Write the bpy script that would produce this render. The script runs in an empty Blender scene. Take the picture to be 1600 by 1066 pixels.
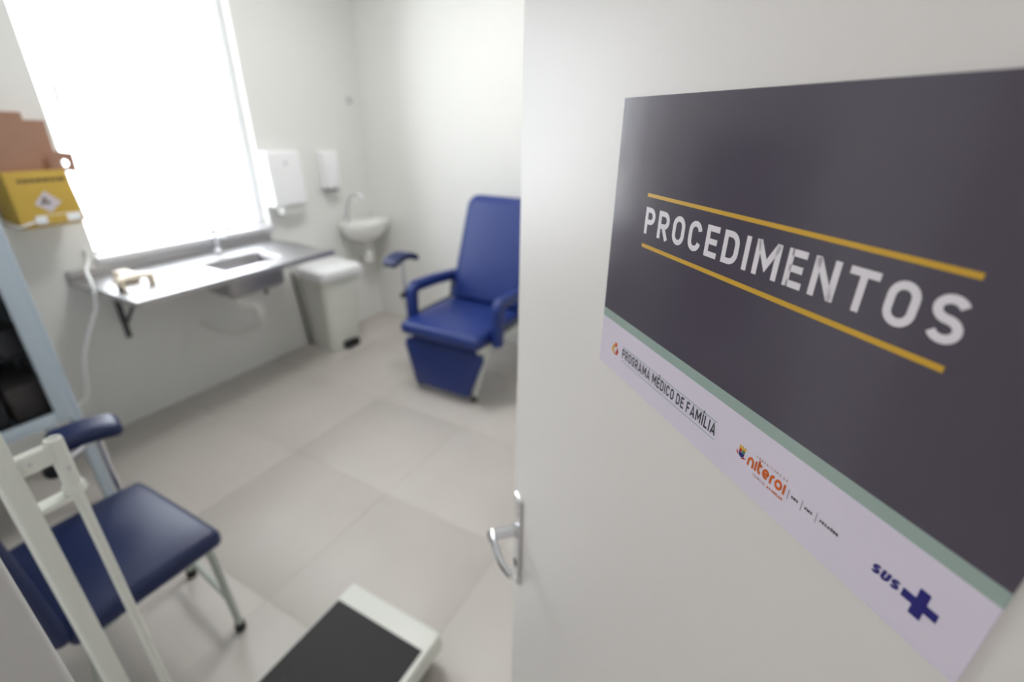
import bpy, bmesh, math, random
from mathutils import Vector, Matrix
from math import sin, cos, pi, radians
random.seed(7)
S = bpy.context.scene
COL = S.collection

# ------------------------------------------------------------------ camera
PITCH, ROLL, YAW = 0.428917, 0.013371, 0.496189
EYE = Vector((0, 0, 1.6))
fwd0 = Vector((-sin(YAW), cos(YAW), 0)); rt0 = Vector((cos(YAW), sin(YAW), 0)); up0 = Vector((0, 0, 1))
fwd = fwd0 * cos(PITCH) - up0 * sin(PITCH)
upc = up0 * cos(PITCH) + fwd0 * sin(PITCH)
rt = rt0 * cos(ROLL) + upc * sin(ROLL)
upc = upc * cos(ROLL) - rt0 * sin(ROLL)
upc = fwd.cross(-rt).normalized()
cam_d = bpy.data.cameras.new('camera'); cam = bpy.data.objects.new('camera', cam_d); COL.objects.link(cam)
cam_d.sensor_width = 36; cam_d.lens = 748.485 / 1600 * 36
cam_d.clip_start = 0.02; cam_d.clip_end = 60
M = Matrix((rt, upc, -fwd)).transposed().to_4x4(); M.translation = EYE
cam.matrix_world = M
cam_d.dof.use_dof = True; cam_d.dof.focus_distance = 0.30; cam_d.dof.aperture_fstop = 3.8
S.camera = cam

# ------------------------------------------------------------------ world, light, exposure
W = bpy.data.worlds.new('overcast_sky'); S.world = W; W.use_nodes = True
bg = W.node_tree.nodes['Background']
bg.inputs['Color'].default_value = (0.90, 0.95, 1.0, 1); bg.inputs['Strength'].default_value = 3.3
pl = bpy.data.lights.new('window_portal', 'AREA'); pl.shape = 'RECTANGLE'; pl.size = 1.5; pl.size_y = 1.1
pl.cycles.is_portal = True
po = bpy.data.objects.new('window_portal', pl); COL.objects.link(po)
po.location = (-3.17, 1.6, 1.65); po.rotation_euler = (0, -pi / 2, 0)
S.view_settings.view_transform = 'Standard'
try: S.view_settings.look = 'None'
except Exception: pass
S.view_settings.gamma = 1; S.view_settings.use_curve_mapping = False
S.view_settings.exposure = 1.2
ROOM_LAMP, HALL_FILL = 11.5, 7.5
S.cycles.use_denoising = True
try: S.cycles.denoiser = 'OPENIMAGEDENOISE'
except Exception: pass
S.cycles.max_bounces = 10; S.cycles.diffuse_bounces = 6; S.cycles.transparent_max_bounces = 12
S.cycles.sample_clamp_indirect = 8

# ------------------------------------------------------------------ materials
def srgb(r, g, b):
    f = lambda c: (c / 255 / 12.92) if c <= 10 else ((c / 255 + .055) / 1.055) ** 2.4
    return (f(r), f(g), f(b), 1)

def mat(name, rgb, rough=.5, metal=0, var=.04, scale=8, bump=0, bscale=60, coat=0, spec=.5, rand=0, stretch=None):
    m = bpy.data.materials.new(name); m.use_nodes = True
    nt = m.node_tree; N = nt.nodes; L = nt.links
    p = N['Principled BSDF']
    c = srgb(*rgb)
    tc = N.new('ShaderNodeTexCoord')
    src = tc.outputs['Object']
    if stretch:
        mp = N.new('ShaderNodeMapping'); mp.inputs['Scale'].default_value = stretch
        L.new(src, mp.inputs['Vector']); src = mp.outputs['Vector']
    nz = N.new('ShaderNodeTexNoise'); nz.inputs['Scale'].default_value = scale; nz.inputs['Detail'].default_value = 4
    L.new(src, nz.inputs['Vector'])
    mx = N.new('ShaderNodeMix'); mx.data_type = 'RGBA'
    mx.inputs[6].default_value = tuple(max(0, x * (1 - var)) for x in c[:3]) + (1,)
    mx.inputs[7].default_value = tuple(min(1, x * (1 + var)) for x in c[:3]) + (1,)
    L.new(nz.outputs['Fac'], mx.inputs[0])
    out = mx.outputs[2]
    if rand:
        oi = N.new('ShaderNodeObjectInfo'); hv = N.new('ShaderNodeHueSaturation')
        mr = N.new('ShaderNodeMapRange'); mr.inputs['To Min'].default_value = 1 - rand; mr.inputs['To Max'].default_value = 1 + rand
        L.new(oi.outputs['Random'], mr.inputs['Value']); L.new(mr.outputs['Result'], hv.inputs['Value'])
        L.new(out, hv.inputs['Color']); out = hv.outputs['Color']
    L.new(out, p.inputs['Base Color'])
    p.inputs['Roughness'].default_value = rough; p.inputs['Metallic'].default_value = metal
    p.inputs['Specular IOR Level'].default_value = spec
    p.inputs['Coat Weight'].default_value = coat; p.inputs['Coat Roughness'].default_value = .06
    if bump:
        n2 = N.new('ShaderNodeTexNoise'); n2.inputs['Scale'].default_value = bscale; n2.inputs['Detail'].default_value = 3
        L.new(src, n2.inputs['Vector'])
        b = N.new('ShaderNodeBump'); b.inputs['Strength'].default_value = bump; b.inputs['Distance'].default_value = .002
        L.new(n2.outputs['Fac'], b.inputs['Height']); L.new(b.outputs['Normal'], p.inputs['Normal'])
    return m

def glass_mat(name, tint=(1, 1, 1, 1), refl=.06):
    m = bpy.data.materials.new(name); m.use_nodes = True
    nt = m.node_tree; N = nt.nodes; L = nt.links
    N.remove(N['Principled BSDF'])
    tr = N.new('ShaderNodeBsdfTransparent'); tr.inputs['Color'].default_value = tint
    gl = N.new('ShaderNodeBsdfGlossy'); gl.inputs['Roughness'].default_value = .02
    fr = N.new('ShaderNodeLayerWeight'); fr.inputs['Blend'].default_value = refl
    mx = N.new('ShaderNodeMixShader')
    L.new(fr.outputs['Fresnel'], mx.inputs['Fac']); L.new(tr.outputs[0], mx.inputs[1]); L.new(gl.outputs[0], mx.inputs[2])
    L.new(mx.outputs[0], N['Material Output'].inputs['Surface'])
    return m

def emit_mat(name, rgb, strength):
    m = bpy.data.materials.new(name); m.use_nodes = True
    p = m.node_tree.nodes['Principled BSDF']
    p.inputs['Emission Color'].default_value = srgb(*rgb); p.inputs['Emission Strength'].default_value = strength
    return m

WALL = mat('wall_paint', (229, 229, 226), .85, spec=.2, bump=.15, bscale=90, var=.015, scale=3)
HWALL = mat('hallway_paint', (176, 173, 168), .85, spec=.2, var=.015)
CEIL = mat('ceiling_paint', (238, 238, 234), .8, var=.01)
TILE = mat('beige_porcelain_tile', (199, 193, 187), .42, var=.05, scale=5, rand=.012, bump=.03, bscale=30)
GROUT = mat('tile_grout', (186, 180, 173), .8)
DOORM = mat('white_semi_gloss_door_paint', (238, 236, 234), .42, bump=.07, bscale=160, var=.01, scale=4)
JAMB = mat('grey_white_frame_paint', (214, 214, 214), .4, var=.015)
WFRAME = mat('white_aluminium', (240, 242, 246), .35, var=.01)
SILL = mat('pale_marble', (222, 222, 226), .25, var=.06, scale=14)
STEEL = mat('brushed_stainless_steel', (190, 189, 190), .36, 1, var=.05, scale=40, stretch=(30, 1, 30))
STEELD = mat('stainless_steel_basin', (176, 174, 176), .36, 1, var=.05, scale=20)
CHROME = mat('chrome', (225, 226, 230), .1, 1, var=.02)
DARKST = mat('dark_steel_and_cabinet_shade', (70, 72, 76), .45, var=.06)  # dark steel parts; also paints shade inside the cabinet
WPLA = mat('white_plastic', (240, 241, 242), .3, var=.012)
GPLA = mat('grey_translucent_plastic', (160, 163, 165), .3, var=.03)
WPVC = mat('white_pvc', (225, 225, 220), .35, var=.02)
CERAM = mat('white_ceramic', (243, 243, 240), .12, var=.01, coat=.4)
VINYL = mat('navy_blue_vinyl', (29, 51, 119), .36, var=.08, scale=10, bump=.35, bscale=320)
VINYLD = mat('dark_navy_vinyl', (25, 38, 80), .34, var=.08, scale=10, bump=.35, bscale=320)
BLACK = mat('black_rubber', (22, 22, 24), .55, var=.1)
TUBEG = mat('grey_green_painted_tube', (176, 184, 176), .35, var=.03)
SCALEW = mat('off_white_scale_enamel', (226, 228, 221), .32, var=.015)
CABM = mat('pale_blue_grey_enamel', (182, 196, 208), .38, var=.02)
YELL = mat('yellow_cardboard', (198, 164, 70), .62, var=.05, scale=12)
KRAFT = mat('brown_cardboard', (160, 122, 102), .75, var=.08, scale=20)
BINW = mat('white_bin_plastic', (222, 223, 216), .38, var=.015)
CREAM = mat('cream_plastic', (222, 208, 186), .4, var=.05)
CORD = mat('white_cable', (236, 236, 236), .45, var=.02)
PDARK = mat('poster_charcoal_print', (88, 82, 96), .20, var=.02, bump=.05, bscale=45, coat=.25)
PTEAL = mat('poster_pale_teal_print', (166, 187, 181), .25, var=.01, bump=.05, bscale=45, coat=.2)
PWHITE = mat('poster_white_paper', (236, 230, 247), .25, var=.01, bump=.05, bscale=45, coat=.2)
INKW = mat('white_ink', (246, 243, 250), .3, var=.01)
INKY = mat('mustard_ink', (226, 180, 62), .3, var=.02)
INKG = mat('dark_green_grey_ink', (54, 66, 74), .35, var=.02)
INKT = mat('teal_line_ink', (120, 160, 156), .35, var=.02)
INKO = mat('orange_ink', (222, 108, 40), .35, var=.02)
INKOL = mat('light_brown_ink', (176, 120, 90), .35, var=.02)
INKN = mat('near_black_ink', (48, 46, 60), .35, var=.02)
INKB = mat('royal_blue_ink', (44, 42, 128), .35, var=.02)
INKR = mat('red_ink', (196, 52, 40), .35, var=.02)
INKGR = mat('green_ink', (60, 130, 80), .35, var=.02)
INKGY = mat('grey_ink', (140, 136, 150), .35, var=.02)
INKLI = mat('pale_lilac_ink', (206, 198, 204), .5, var=.03)
INKS = mat('smudged_brown_black_ink', (88, 74, 48), .6, var=.1)
GLASS = glass_mat('window_glass')
CGLASS = glass_mat('cabinet_glass', (.86, .88, .9, 1), .12)
LED = emit_mat('led_diffuser_room', (255, 253, 251), ROOM_LAMP)
HFILL = emit_mat('hall_fill_diffuser', (255, 251, 250), HALL_FILL)  # glow of the fill panel added in the unseen hallway

# scale mat with a raised chequer, done as fine relief
RUB = mat('black_ribbed_rubber', (47, 45, 46), .6, var=.08, scale=30)
_nt = RUB.node_tree; _vo = _nt.nodes.new('ShaderNodeTexVoronoi'); _vo.inputs['Scale'].default_value = 85; _vo.inputs['Randomness'].default_value = 0
_tc = _nt.nodes.new('ShaderNodeTexCoord'); _mp = _nt.nodes.new('ShaderNodeMapping'); _mp.inputs['Rotation'].default_value = (0, 0, pi / 4)
_bp = _nt.nodes.new('ShaderNodeBump'); _bp.inputs['Strength'].default_value = 1; _bp.inputs['Distance'].default_value = .006
_nt.links.new(_tc.outputs['Object'], _mp.inputs['Vector']); _nt.links.new(_mp.outputs['Vector'], _vo.inputs['Vector']); _nt.links.new(_vo.outputs['Distance'], _bp.inputs['Height'])
_nt.links.new(_bp.outputs['Normal'], _nt.nodes['Principled BSDF'].inputs['Normal'])

# ------------------------------------------------------------------ mesh helpers
def mk(verts, faces, flat=None):
    return [list(map(Vector, verts)), [tuple(f) for f in faces], flat]

def join(*gs):
    V, Fc = [], []
    for g in gs:
        o = len(V); V += g[0]; Fc += [tuple(i + o for i in f) for f in g[1]]
    return [V, Fc, None]

def xf(g, m):
    return [[m @ v for v in g[0]], g[1], g[2]]

def rbox(lo, hi, r=.004, seg=3, n=(1, 1, 1), warp=None):
    """rounded box between two corners, with n interior cuts for bending; warp works on world points"""
    lo, hi = Vector(lo), Vector(hi); c = (lo + hi) / 2; h = (hi - lo) / 2
    r = min(r, *(x * .999 for x in h))
    ax = []
    for k in range(3):
        a = [-h[k] + r - r * math.tan(pi / 4 * (1 - i / seg)) for i in range(seg)]
        a += [-(h[k] - r) + 2 * (h[k] - r) * i / n[k] for i in range(n[k] + 1)]
        a += [h[k] - r + r * math.tan(pi / 4 * ((i + 1) / seg)) for i in range(seg)]
        ax.append(a)
    idx = {}; V = []; Fc = []
    def vid(i, j, k):
        if (i, j, k) in idx: return idx[(i, j, k)]
        p = Vector((ax[0][i], ax[1][j], ax[2][k]))
        inn = Vector([max(-(h[t] - r), min(h[t] - r, p[t])) for t in range(3)])
        d = p - inn
        if d.length > 1e-9: p = inn + d.normalized() * r
        p = p + c
        if warp: p = Vector(warp(p))
        V.append(p); idx[(i, j, k)] = len(V) - 1
        return idx[(i, j, k)]
    nn = [len(a) for a in ax]
    for k, (u, v) in ((0, (1, 2)), (1, (2, 0)), (2, (0, 1))):
        for side in (0, nn[k] - 1):
            for a in range(nn[u] - 1):
                for b in range(nn[v] - 1):
                    q = []
                    for da, db in ((0, 0), (1, 0), (1, 1), (0, 1)):
                        t = [0, 0, 0]; t[k] = side; t[u] = a + da; t[v] = b + db
                        q.append(vid(*t))
                    if side == 0: q.reverse()
                    Fc.append(tuple(q))
    return [V, Fc, None]

def box(lo, hi):
    x0, y0, z0 = lo; x1, y1, z1 = hi
    return mk([(x0, y0, z0), (x1, y0, z0), (x1, y1, z0), (x0, y1, z0), (x0, y0, z1), (x1, y0, z1), (x1, y1, z1), (x0, y1, z1)],
              [(0, 3, 2, 1), (4, 5, 6, 7), (0, 1, 5, 4), (1, 2, 6, 5), (2, 3, 7, 6), (3, 0, 4, 7)])

def spline(pts, sub=6):
    pts = [Vector(p) for p in pts]
    out = []
    for i in range(len(pts) - 1):
        p0 = pts[max(i - 1, 0)]; p1 = pts[i]; p2 = pts[i + 1]; p3 = pts[min(i + 2, len(pts) - 1)]
        for s in range(sub):
            t = s / sub
            out.append(.5 * ((2 * p1) + (p2 - p0) * t + (2 * p0 - 5 * p1 + 4 * p2 - p3) * t * t + (-p0 + 3 * p1 - 3 * p2 + p3) * t ** 3))
    out.append(pts[-1])
    return out

def bend(pts, r=.03, sub=6):
    """polyline with its corners rounded to about r"""
    pts = [Vector(p) for p in pts]; out = [pts[0]]
    for i in range(1, len(pts) - 1):
        a, b, c = pts[i - 1], pts[i], pts[i + 1]
        da = (a - b); dc = (c - b); ra = min(r, da.length * .49); rc = min(r, dc.length * .49)
        p = b + da.normalized() * ra; q = b + dc.normalized() * rc
        for s in range(sub + 1):
            t = s / sub
            out.append(p * (1 - t) ** 2 + b * 2 * t * (1 - t) + q * t * t)
    out.append(pts[-1]); return out

def sweep(path, sec, up=Vector((0, 0, 1)), closed_sec=True, radii=None):
    """sweep a 2D section (list of (a,b)) along the path with a carried frame; capped"""
    path = [Vector(p) for p in path]; n = len(sec); V = []; Fc = []
    t0 = (path[1] - path[0]).normalized()
    u = up - t0 * up.dot(t0)
    if u.length < 1e-4: u = Vector((1, 0, 0)) - t0 * t0.x
    u.normalize()
    for i, p in enumerate(path):
        t = (path[min(i + 1, len(path) - 1)] - path[max(i - 1, 0)]).normalized()
        u = (u - t * u.dot(t)).normalized(); w = t.cross(u)
        k = radii[i] if radii else 1
        for a, b in sec: V.append(p + w * a * k + u * b * k)
    for i in range(len(path) - 1):
        for j in range(n):
            k = (j + 1) % n
            Fc.append((i * n + j, i * n + k, (i + 1) * n + k, (i + 1) * n + j))
    Fc.append(tuple(range(n - 1, -1, -1))); Fc.append(tuple((len(path) - 1) * n + j for j in range(n)))
    return [V, Fc, None]

def circ(r, n=12): return [(r * cos(2 * pi * i / n), r * sin(2 * pi * i / n)) for i in range(n)]
def rrect(w, h, r, k=4):
    o = []
    for cx, cy, a in ((w / 2 - r, h / 2 - r, 0), (-w / 2 + r, h / 2 - r, 90), (-w / 2 + r, -h / 2 + r, 180), (w / 2 - r, -h / 2 + r, 270)):
        for i in range(k + 1):
            t = radians(a + 90 * i / k); o.append((cx + r * cos(t), cy + r * sin(t)))
    return o
def tube(path, r, n=12, **k): return sweep(path, circ(r, n), **k)

def lathe(prof, c=(0, 0, 0), axis=(0, 0, 1), n=24):
    """profile [(radius, height)] about axis through c"""
    c = Vector(c); a = Vector(axis).normalized()
    u = a.orthogonal().normalized(); w = a.cross(u); V = []; Fc = []
    for r, h in prof:
        for i in range(n):
            t = 2 * pi * i / n; V.append(c + a * h + (u * cos(t) + w * sin(t)) * max(r, 1e-5))
    for i in range(len(prof) - 1):
        for j in range(n):
            k = (j + 1) % n; Fc.append((i * n + j, i * n + k, (i + 1) * n + k, (i + 1) * n + j))
    Fc.append(tuple(range(n - 1, -1, -1))); Fc.append(tuple((len(prof) - 1) * n + j for j in range(n)))
    return [V, Fc, None]

def loft(rings, cap=True):
    """rings of equal vertex count, joined and capped"""
    n = len(rings[0]); V = [Vector(p) for r in rings for p in r]; Fc = []
    for i in range(len(rings) - 1):
        for j in range(n):
            k = (j + 1) % n; Fc.append((i * n + j, i * n + k, (i + 1) * n + k, (i + 1) * n + j))
    if cap: Fc.append(tuple(range(n - 1, -1, -1))); Fc.append(tuple((len(rings) - 1) * n + j for j in range(n)))
    return [V, Fc, None]

def prism(poly, f, lo, hi):
    """2D polygon extruded: f(a, b, depth) -> world point"""
    n = len(poly)
    V = [f(a, b, lo) for a, b in poly] + [f(a, b, hi) for a, b in poly]
    Fc = [tuple(range(n - 1, -1, -1)), tuple(range(n, 2 * n))] + [(j, (j + 1) % n, n + (j + 1) % n, n + j) for j in range(n)]
    return mk(V, Fc)

def build(name, g, m, parent=None, origin=None, smooth=True, angle=38):
    """ONE mesh object; vertices come in world coordinates"""
    if origin is None:
        origin = parent['_o'] if parent is not None else (0, 0, 0)
    o3 = Vector(origin)
    me = bpy.data.meshes.new(name); me.from_pydata([v - o3 for v in g[0]], [], g[1])
    bm = bmesh.new(); bm.from_mesh(me); bmesh.ops.recalc_face_normals(bm, faces=bm.faces); bm.to_mesh(me); bm.free()
    me.materials.append(m)
    if smooth:
        for p in me.polygons: p.use_smooth = max(abs(x) for x in p.normal) < .99995
        me.set_sharp_from_angle(angle=radians(angle))
    o = bpy.data.objects.new(name, me); COL.objects.link(o)
    o['_o'] = tuple(o3)
    if parent is None: o.location = o3
    else: o.parent = parent
    return o

def thing(name, label, cat, loc, group=None):
    o = bpy.data.objects.new(name, None); COL.objects.link(o); o.location = loc; o['_o'] = tuple(loc)
    o.empty_display_size = .05
    o['label'] = label; o['category'] = cat
    if group: o['group'] = group
    return o

def tag(o, label, cat, group=None):
    o['label'] = label; o['category'] = cat
    if group: o['group'] = group
    return o

def struct(name, g, m, parent=None, label=None, cat='structure', **k):
    o = build(name, g, m, parent, **k)
    if parent is None:
        o['kind'] = 'structure'
        if label: o['label'] = label; o['category'] = cat
    return o

# ------------------------------------------------------------------ room shell
XW, YB, XR, ZC = -3.01, 3.045, 0.75, 2.75      # window wall, back wall, right wall, ceiling
YF, YH = 0.04, -0.10                             # doorway wall inner and hallway face
WY0, WY1, WZ0, WZ1 = 1.09, 2.095, 0.945, 2.38   # window opening
fl = struct('floor', box((XW - .15, -1.8, -.12), (XR + .15, YB + .15, -.0012)), GROUT, smooth=False,
            label='beige porcelain tiled floor of the procedure room', cat='floor')
T0, TX, TY = .63, -1.346, .63
ix0 = math.floor((XW - TX) / T0)
for i in range(ix0, ix0 + 8):
    for j in range(-4, 6):
        x0, x1 = max(TX + i * T0, XW), min(TX + (i + 1) * T0, XR)
        y0, y1 = max(TY + j * T0, -1.8), min(TY + (j + 1) * T0, YB)
        if x1 - x0 < .01 or y1 - y0 < .01: continue
        build('floor_tile', rbox((x0 + .001, y0 + .001, -.009), (x1 - .001, y1 - .001, 0), .0006, 1), TILE, fl)
struct('ceiling', box((XW - .15, -1.8, ZC), (XR + .15, YB + .15, ZC + .12)), CEIL, smooth=False, label='plain white ceiling above the room', cat='ceiling')
wl = join(box((XW - .15, -.1, 0), (XW, WY0, ZC)), box((XW - .15, WY1, 0), (XW, YB + .15, ZC)),
          box((XW - .15, WY0, 0), (XW, WY1, WZ0)), box((XW - .15, WY0, WZ1), (XW, WY1, ZC)))
struct('wall_left', wl, WALL, smooth=False, label='off-white painted wall around the bright window', cat='wall')
struct('wall_back', box((XW, YB, 0), (XR, YB + .15, ZC)), WALL, smooth=False, label='plain off-white wall behind the blue reclining chair', cat='wall')
struct('wall_right', box((XR, -1.8, 0), (XR + .15, YB + .15, ZC)), WALL, smooth=False, label='off-white side wall behind the open door', cat='wall')
JL, JR, DH = -.565, .38, 2.13
struct('wall_front', join(box((XW, YH, 0), (JL, YF, ZC)), box((JR, YH, 0), (XR, YF, ZC)), box((JL, YH, DH), (JR, YF, ZC))),
       WALL, smooth=False, label='wall holding the doorway the room is seen from', cat='wall')
struct('wall_hallway', join(box((XW - .15, -1.95, 0), (XR + .15, -1.8, ZC)), box((XW - .15, -1.8, 0), (XW, YH, ZC))), HWALL, smooth=False,
       label='off-white hallway wall opposite the doorway', cat='wall')
tr = struct('trim_1', join(rbox((JL, YH - .012, 0), (-.532, YF + .012, DH - .035), .006, 3), ), JAMB,
            label='grey-white door jamb at the bottom left corner of the view', cat='door frame')
build('frame_post', rbox((.347, YH - .012, 0), (JR, YF + .012, DH - .035), .006, 3), JAMB, tr)
build('frame_head', rbox((JL, YH - .012, DH - .035), (JR, YF + .012, DH), .006, 3), JAMB, tr)

# window
wd = bpy.data.objects.new('window_1', None); COL.objects.link(wd); wd['_o'] = (XW, 1.6, WZ0); wd.location = wd['_o']
wd['kind'] = 'structure'; wd['label'] = 'tall white framed window glaring with daylight over the steel counter'; wd['category'] = 'window'
fx0, fx1, fw = -3.125, -3.085, .03
build('window_frame', join(rbox((fx0, WY0, WZ0), (fx1, WY0 + fw, WZ1), .003, 2), rbox((fx0, WY1 - fw - .01, WZ0), (fx1, WY1, WZ1), .003, 2),
                           rbox((fx0, WY0 + fw, WZ0), (fx1, WY1 - fw - .01, WZ0 + .018), .003, 2), rbox((fx0, WY0 + fw, WZ1 - fw), (fx1, WY1 - fw - .01, WZ1), .003, 2)), WFRAME, wd)
build('pane', box((-3.108, WY0 + fw - .004, WZ0 + .012), (-3.102, WY1 - fw - .006, WZ1 - fw + .004)), GLASS, wd, smooth=False)
build('window_sill', rbox((-3.15, WY0 - .01, WZ0 - .032), (XW + .022, WY1 + .01, WZ0), .003, 2), SILL, wd)
build('latch', join(rbox((-3.086, 1.165, 1.655), (-3.07, 1.195, 1.735), .004, 2), rbox((-3.072, 1.172, 1.66), (-3.055, 1.188, 1.70), .004, 2)), WFRAME, wd)

# room ceiling lamp, plus an added fill panel in the hallway
def led(cx, cy, s, m, name_label):
    t = thing('ceiling_light', name_label, 'ceiling light', (cx, cy, ZC))
    h = s / 2
    build('light_frame', join(rbox((cx - h, cy - h, ZC - .02), (cx + h, cy - h + .03, ZC), .003, 2), rbox((cx - h, cy + h - .03, ZC - .02), (cx + h, cy + h, ZC), .003, 2),
          rbox((cx - h, cy - h + .03, ZC - .02), (cx - h + .03, cy + h - .03, ZC), .003, 2), rbox((cx + h - .03, cy - h + .03, ZC - .02), (cx + h, cy + h - .03, ZC), .003, 2)), WFRAME, t)
    build('diffuser', box((cx - h + .03, cy - h + .03, ZC - .012), (cx + h - .03, cy + h - .03, ZC - .001)), m, t, smooth=False)
led(-1.7, 1.75, .6, LED, 'square white ceiling light panel inside the room')
led(-.6, -1.1, .6, HFILL, 'added light panel in the unseen hallway, brightening the door')  # added out of view to brighten the door and sign

# ------------------------------------------------------------------ door with poster
TH = radians(46.69425723)
DD = Vector((-sin(TH), cos(TH), 0)); DN = Vector((cos(TH), sin(TH), 0)); UZ = Vector((0, 0, 1))
PD = .203
def dpt(d, z, n=0): return DD * d + DN * (PD + n) + UZ * z      # n > 0 goes into the leaf, n < 0 towards the eye
def dmap(g): return [[dpt(v.x, v.z, v.y) for v in g[0]], g[1], None]
dorg = tuple(dpt(-.23, 0, .01))
door = struct('door_1', dmap(rbox((-.235, .0005, .008), (.591, .0355, 2.09), .0025, 3)), DOORM, origin=dorg,
              label='white painted door leaf standing half open with the dark sign on it', cat='door')
hp = .563
build('handle_plate', dmap(rbox((hp - .014, -.006, .862), (hp + .014, .0005, 1.052), .0055, 4)), CHROME, door)
hl = join(dmap(lathe([(.0, 0), (.013, 0), (.013, .004), (.009, .006), (.009, .043), (.010, .048), (0.006, .051), (0, .051)], (hp, -.004, .980), (0, -1, 0), 20)),
          dmap(sweep(spline([(hp + .004, -.045, .980), (hp - .02, -.049, .9805), (hp - .042, -.049, .980), (hp - .062, -.046, .979), (hp - .080, -.040, .978)]),
                     rrect(.010, .019, .0045), up=UZ, radii=[1.1 - .35 * i / 24 for i in range(25)])))
build('lever_handle', hl, CHROME, door)
build('keyhole', dmap(join(lathe([(0, 0), (.0075, 0), (.0075, .0015), (0, .0015)], (hp, -.0055, .905), (0, -1, 0), 16))), DARKST, door)
for z in (1.043, .871):
    build('plate_screw', dmap(lathe([(0, 0), (.0035, 0), (.003, .0012), (0, .0014)], (hp, -.0058, z), (0, -1, 0), 12)), CHROME, door)
for z in (.25, 1.05, 1.85):
    build('hinge', dmap(lathe([(0, -.045), (.006, -.045), (.006, .045), (0, .045)], (-.240, .018, z), (0, 0, 1), 12)), CHROME, door)

# --- poster: u to the right (towards the hinge), v up from the eye height
U0, PTOP = .3525, .0172
def pp(u, v, n=0): return dpt(U0 - u, 1.6 + v, -.0007 - n)
poster = thing('door_sign', 'landscape charcoal and white printed sign with white lettering on the half open door', 'sign', tuple(pp(.1485, -.2)))
def flat(poly, lo=0, hi=.0003): return prism(poly, lambda a, b, d: pp(a, b, d), lo, hi)
def rect(a0, b0, a1, b1, lo=0, hi=.0003): return flat([(a0, b0), (a1, b0), (a1, b1), (a0, b1)], lo, hi)
PW = .2978
build('charcoal_panel', rect(0, -.1468, PW, PTOP, -.0006, .0003), PDARK, poster, smooth=False)['label'] = 'glossy charcoal upper panel'
build('teal_stripe', rect(0, -.1545, PW, -.1468, -.0006, .0003), PTEAL, poster, smooth=False)['label'] = 'pale teal stripe'
build('white_panel', rect(0, -.1985, PW, -.1545, -.0006, .0003), PWHITE, poster, smooth=False)['label'] = 'white lower band with logos'
INK0, INK1 = .0003, .00042
def ink(name, gs, m, label=None):
    o = build(name, join(*gs), m, poster, smooth=False)
    if label: o['label'] = label
    return o
def irect(a0, b0, a1, b1): return rect(a0, b0, a1, b1, INK0, INK1)

# stroke lettering
def arc(cx, cy, rx, ry, a0, a1, n=10):
    return [(cx + rx * cos(radians(a0 + (a1 - a0) * i / n)), cy + ry * sin(radians(a0 + (a1 - a0) * i / n))) for i in range(n + 1)]

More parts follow.
